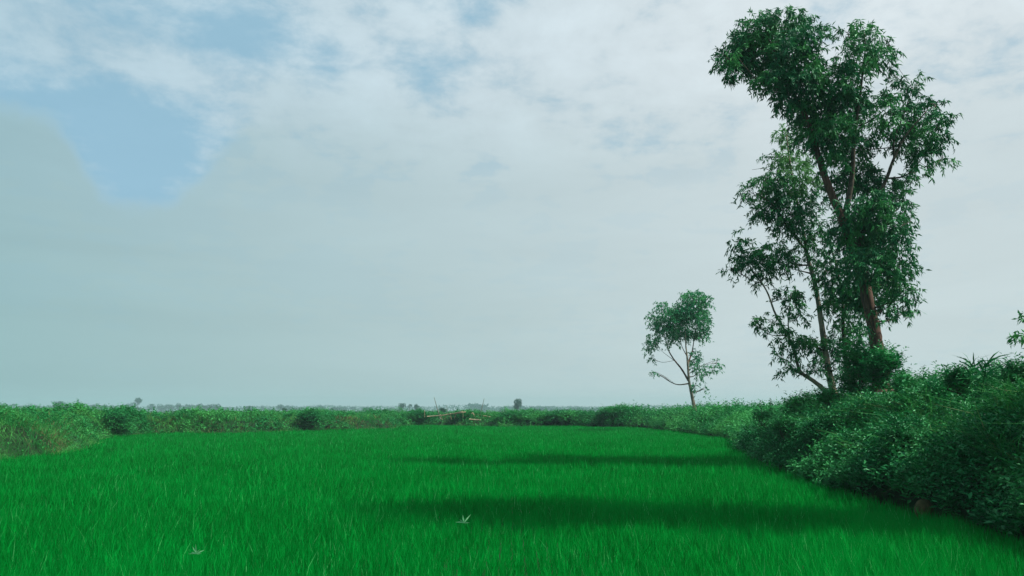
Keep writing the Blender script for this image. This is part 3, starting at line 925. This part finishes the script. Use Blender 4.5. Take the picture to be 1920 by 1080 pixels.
# ------------------------------------------------------------------ bamboo on the far bank
def pole(name, label, a, b, Y0, Y1, r0, r1, mat, cat='pole', parent=None, group=None):
    A, B = at(*a, Y0), at(*b, Y1)
    n = 9
    t = np.linspace(0, 1, n)[:, None]
    P = A + (B - A) * t + np.array([0, 0, -1.0]) * (np.sin(t * math.pi) * .015 * np.linalg.norm(B - A))
    r = np.linspace(r0, r1, n)
    r[1::2] *= .88                                    # bamboo joints
    bg_ = Bag(); tube(bg_, P, r, 8)
    if parent is not None:
        return bg_.build(name, mat, parent, True)
    o = empty(name, A, label, cat, group)
    bg_.build('shaft', mat, o, True)
    return o
pole('bamboo_pole', 'thin bamboo pole leaning left out of the far bank', (826, 786), (814, 745), 95, 95, .06, .03, M_BAMBOO_GREY, group='bamboo poles on the far bank')
pole('bamboo_pole', 'thin bamboo pole leaning right, right of the fallen rail', (899, 782), (908, 747), 95, 95, .06, .03, M_BAMBOO_GREY, group='bamboo poles on the far bank')
pole('bamboo_pole', 'short thin stick between the two leaning bamboo poles', (842, 782), (837, 760), 96, 96, .035, .02, M_BAMBOO_GREY, group='bamboo poles on the far bank')
fr = empty('bamboo_fence', at(838, 786, 93.5), 'long pale fallen bamboo rail on sticks above the far bank', 'fence')
pole('rail', None, (801, 781), (873, 772.5), 94, 92.5, .065, .055, M_BAMBOO, parent=fr)
pole('rail', None, (836, 777.5), (868, 771.5), 93.2, 92.2, .05, .055, M_BAMBOO, parent=fr)
for a, b in (((796, 782), (796, 770)), ((829, 787), (826, 777)), ((834, 785), (838, 776)), ((846, 786), (844, 775)), ((852, 784), (856, 774)), ((868, 782), (868, 773))):
    pole('post', None, a, b, 93.6, 93.2, .045, .04, M_BAMBOO, parent=fr)
f2 = empty('bamboo_fence', at(896, 788, 93), 'short collapsed bamboo frame right of the long fallen rail', 'fence')
pole('rail', None, (884, 775), (919, 781.5), 93.5, 92, .05, .07, M_BAMBOO, parent=f2)
pole('rail', None, (880, 786), (901, 787.5), 91, 91, .08, .07, M_BAMBOO, parent=f2)
pole('post', None, (893, 786), (886, 773), 92.5, 92.5, .05, .05, M_BAMBOO, parent=f2)
pole('post', None, (896, 787), (898, 779), 92.7, 92.7, .04, .04, M_BAMBOO, parent=f2)

# ------------------------------------------------------------------ weeds standing in the rice, clay lump
def weed(label, px, py, Y, n, size):
    c = at(px, py, Y)
    root = empty('field_weed', (c[0], c[1], 0.0), label, 'weed', 'pale weeds in the rice')
    s = Bag(); tube(s, np.array([[c[0], c[1], 0], [c[0], c[1], c[2] * .5], c]), [.003, .003, .002], 5); s.build('stem', M_RICE, root)
    a = np.radians(np.linspace(-95, 85, n)) + rng.normal(0, .12, n)
    D = np.stack([np.sin(a), rng.choice([-.6, -.35, .35, .6], n), np.cos(a) * .9 + .15], 1)
    L = size * np.tile([1.15, .75, 1.0, .6], n)[:n] * rng.uniform(.85, 1.15, n)
    V, Fq = leaves(np.tile(c + np.array([0, 0, .03]), (n, 1)), D, L, np.full(n, size * .13), roll=np.tile([.2, -1.0, .5], (n, 1)) + rng.normal(0, .2, (n, 3)))
    b = Bag(); b.add(V, Fq); b.build('leaves', M_WEED, root)
weed('pale star shaped weed in the rice close to the bottom left', 368, 1044, 9.4, 8, .12)
weed('pale narrow leaved weed standing in the rice below the near shadow', 870, 985, 11.95, 6, .15)

c = at(1736, 938, 14.6)
u, v = np.meshgrid(np.linspace(0, 2 * math.pi, 17)[:-1], np.linspace(0, math.pi, 10), indexing='ij')
V = np.stack([np.cos(u) * np.sin(v) * .17, np.sin(u) * np.sin(v) * .14, np.cos(v) * .2], -1)
V = V * (1 + .22 * (fbm(u * 2.0, v * 2.0, 91, 3)[..., None] - .5))
ii, jj = np.meshgrid(np.arange(16), np.arange(9), indexing='ij')
F = np.stack([ii * 10 + jj, ((ii + 1) % 16) * 10 + jj, ((ii + 1) % 16) * 10 + jj + 1, ii * 10 + jj + 1], -1).reshape(-1, 4)
clay = mesh_obj('clay_lump', V.reshape(-1, 3), F, M_CLAY, smooth=True)
clay.location = (c[0] + .02, c[1] + .12, .26)
tag(clay, 'brown clay lump at the foot of the dark right bank', 'clay lump')

# ------------------------------------------------------------------ distant trees
def far_tree(name, label, px, top, base, wpx, Y, trunk=.3, flat=1.0, cat='tree', group=None, lobes=6, mat=None):
    """crown from 'top' to 'base' px, 'trunk' = the share of the height that is bare"""
    k = Y / FPX
    B, T = at(px, base, Y), at(px, top, Y)
    B[2] = max(0.0, min(B[2], 1.2))
    H = T[2] - B[2]
    wd = wpx * k
    root = empty(name, B, label, cat, group)
    ch = H * (1 - trunk)
    cz = B[2] + H * trunk + ch / 2
    tb = Bag()
    P = np.array([B, B * .5 + np.array([B[0] + wd * .02, Y, cz]) * .5, [B[0], Y, cz + ch * .2]])
    tube(tb, P, [wd * .045 + .06, wd * .03 + .05, .05], 6)
    for a in range(3):
        e = np.array([B[0] + rng.uniform(-.35, .35) * wd, Y + rng.uniform(-.3, .3) * wd, cz + ch * rng.uniform(-.1, .3)])
        tube(tb, np.array([P[1], (P[1] + e) / 2 + np.array([0, 0, -.02 * H]), e]), [wd * .02 + .03, wd * .014 + .02, .02], 5)
    tb.build('trunk', M_BARK_DARK, root, True)
    b = Bag()
    for q in range(lobes):
        a = rng.uniform(0, 6.28)
        rr = rng.uniform(.1, .62)
        c = np.array([B[0] + math.cos(a) * rr * wd / 2, Y + math.sin(a) * rr * wd / 2, cz + rng.uniform(-.45, .4) * ch * .6])
        R = np.array([wd * .27, wd * .27, ch * .30])
        m = 75
        u = norm(rng.normal(size=(m, 3)))
        pos = c + u * R * (rng.uniform(.1, 1, m) ** .4)[:, None]
        s = .11 * wd + .05 * ch
        D = u + rng.normal(0, .8, (m, 3))
        V, Fq = leaves(pos, D, s * rng.uniform(.6, 1.2, m), s * .55 * rng.uniform(.7, 1.2, m))
        b.add(V, Fq)
    b.build('crown', mat or M_FAR, root)
    return root


far_tree('distant_tree', 'greenish lone tree on the horizon right of the bamboo', 970, 748, 769, 17, 430, .12, group='lone trees beyond the far bank', lobes=9)
far_tree('distant_tree', 'heart shaped lone tree, leftmost of the three left of the bamboo', 753, 756, 771, 15, 560, .3, group='lone trees beyond the far bank', lobes=7)
far_tree('distant_tree', 'small floating tuft of crown between the heart shaped and oval trees', 768, 758, 772, 9, 600, .55, group='lone trees beyond the far bank', lobes=4)
far_tree('distant_tree', 'oval lone tree just left of the leaning bamboo poles', 781, 754, 771, 11, 560, .15, group='lone trees beyond the far bank', lobes=7)
far_tree('distant_tree', 'umbrella shaped tree on the hazy left horizon with a thin bare trunk', 258, 745.5, 765, 14, 900, .5, group='lone trees beyond the far bank', lobes=8)
far_tree('distant_tree', 'wide low crowned hazy tree, leftmost on the horizon', 110, 752, 766, 19, 900, .1, group='lone trees beyond the far bank', lobes=8)
far_tree('distant_bush', 'dark round bush on the horizon directly above the fallen bamboo rail', 831, 764, 774, 17, 240, .05, cat='bush', group='round bushes beyond the far bank', lobes=8)
far_tree('distant_bush', 'dark round bush on the horizon left of the far bank bushes', 532, 763.5, 773, 11, 330, .05, cat='bush', group='round bushes beyond the far bank', lobes=6)
far_tree('distant_bush', 'dim low bush on the skyline right of the leaning pole', 1007, 768, 775, 10, 330, .05, cat='bush', group='round bushes beyond the far bank', lobes=5)

mounds = [(134, 757, 22), (152, 754.5, 12), (176, 757, 16), (196, 758, 14), (216, 759, 16), (232, 757.5, 16), (246, 755, 12), (284, 756, 14), (300, 756, 13), (320, 756, 16), (337, 755, 12), (355, 758, 14), (372, 756.5, 10),
          (386, 757.5, 13), (404, 757, 12), (420, 761, 14), (465, 760, 16), (493, 757, 5), (526, 758, 10), (537, 760, 18), (557, 763, 14), (575, 764, 12), (600, 760, 22), (622, 763, 16), (640, 764, 20), (662, 761, 12), (688, 764, 18),
          (740, 764, 20), (893, 758, 30), (925, 766, 24), (944, 766, 22), (962, 762, 40), (990, 766, 20), (1014, 764, 26), (1040, 767, 20), (1068, 766, 20), (1082, 764, 22), (1112, 767, 26), (1250, 768, 22), (1272, 767, 20), (1330, 767, 26)]
def where(px):
    for a, b, s in ((0, 270, 'on the left horizon'), (270, 430, 'above the brown grass tufts'), (430, 700, 'behind the dark upright bush'), (700, 870, 'behind the lone trees'),
                    (870, 1000, 'behind the bamboo poles'), (1000, 1200, 'above the wide bush mound'), (1200, 1400, 'behind the small slim tree')):
        if a <= px < b: return s
byplace = {}
for m in mounds: byplace.setdefault(where(m[0]), []).append(m)
ORD = ['leftmost', 'second from left', 'third from left', 'fourth from left', 'fifth from left', 'sixth from left', 'seventh from left', 'eighth from left', 'ninth from left', 'tenth from left', 'eleventh from left', 'twelfth from left', 'thirteenth from left']
for pl, ms in byplace.items():
    for q, (px, top, wd) in enumerate(sorted(ms)):
        size = 'broad' if wd >= 20 else ('small' if wd <= 12 else 'mid sized')
        lab = f'{size} blue hazed tree {pl}' + (f', {ORD[q]} of that row' if len(ms) > 1 else '')
        far_tree('hazy_tree', lab, px, top + rng.uniform(0, 2.5), 768, wd * rng.uniform(1.1, 1.8), rng.uniform(950, 1250) if px < 700 else rng.uniform(1200, 1500), .05, group='hazy trees along the horizon', lobes=5)

# the unbroken low wood line behind them
wb = Bag()
n = 11000
x = rng.uniform(-1050, 420, n)
yy = rng.uniform(1380, 1480, n)
z = .8 + rng.uniform(0, 1, n) * (3.5 + 7.0 * fbm(x * .012, x * 0 + 3, 8, 3))
V, Fq = leaves(np.stack([x, yy, z], 1), rng.normal(size=(n, 3)), rng.uniform(2, 4, n), rng.uniform(1.2, 2.4, n))
wb.add(V, Fq)
tag(wb.build('far_woods', M_FAR), 'pale line of woods along the flat horizon', 'woods', kind='stuff')

# ------------------------------------------------------------------ haze
hx, hy0, hy1, z0, z1 = 1650.0, -60.0, 1650.0, -1.3, 24.0
V = [(-hx, hy0, z0), (hx, hy0, z0), (hx, hy1, z0), (-hx, hy1, z0), (-hx, hy0, z1), (hx, hy0, z1), (hx, hy1, z1), (-hx, hy1, z1)]
F = [(0, 3, 2, 1), (4, 5, 6, 7), (0, 1, 5, 4), (1, 2, 6, 5), (2, 3, 7, 6), (3, 0, 4, 7)]
mh = bpy.data.materials.new('haze')
mh.use_nodes = True
th = mh.node_tree
for nd in [n for n in th.nodes if n.type == 'BSDF_PRINCIPLED']:
    th.nodes.remove(nd)
pv = th.nodes.new('ShaderNodeVolumePrincipled')
pv.inputs['Color'].default_value = (0.40, 0.64, 0.66, 1)
pv.inputs['Density'].default_value = 0.0005
pv.inputs['Anisotropy'].default_value = 0.0
out = [n for n in th.nodes if n.type == 'OUTPUT_MATERIAL'][0]
th.links.new(pv.outputs[0], out.inputs['Volume'])
haze = mesh_obj('haze', V, F, mh)
tag(haze, 'thin pale haze over the whole plain', 'haze', kind='stuff')
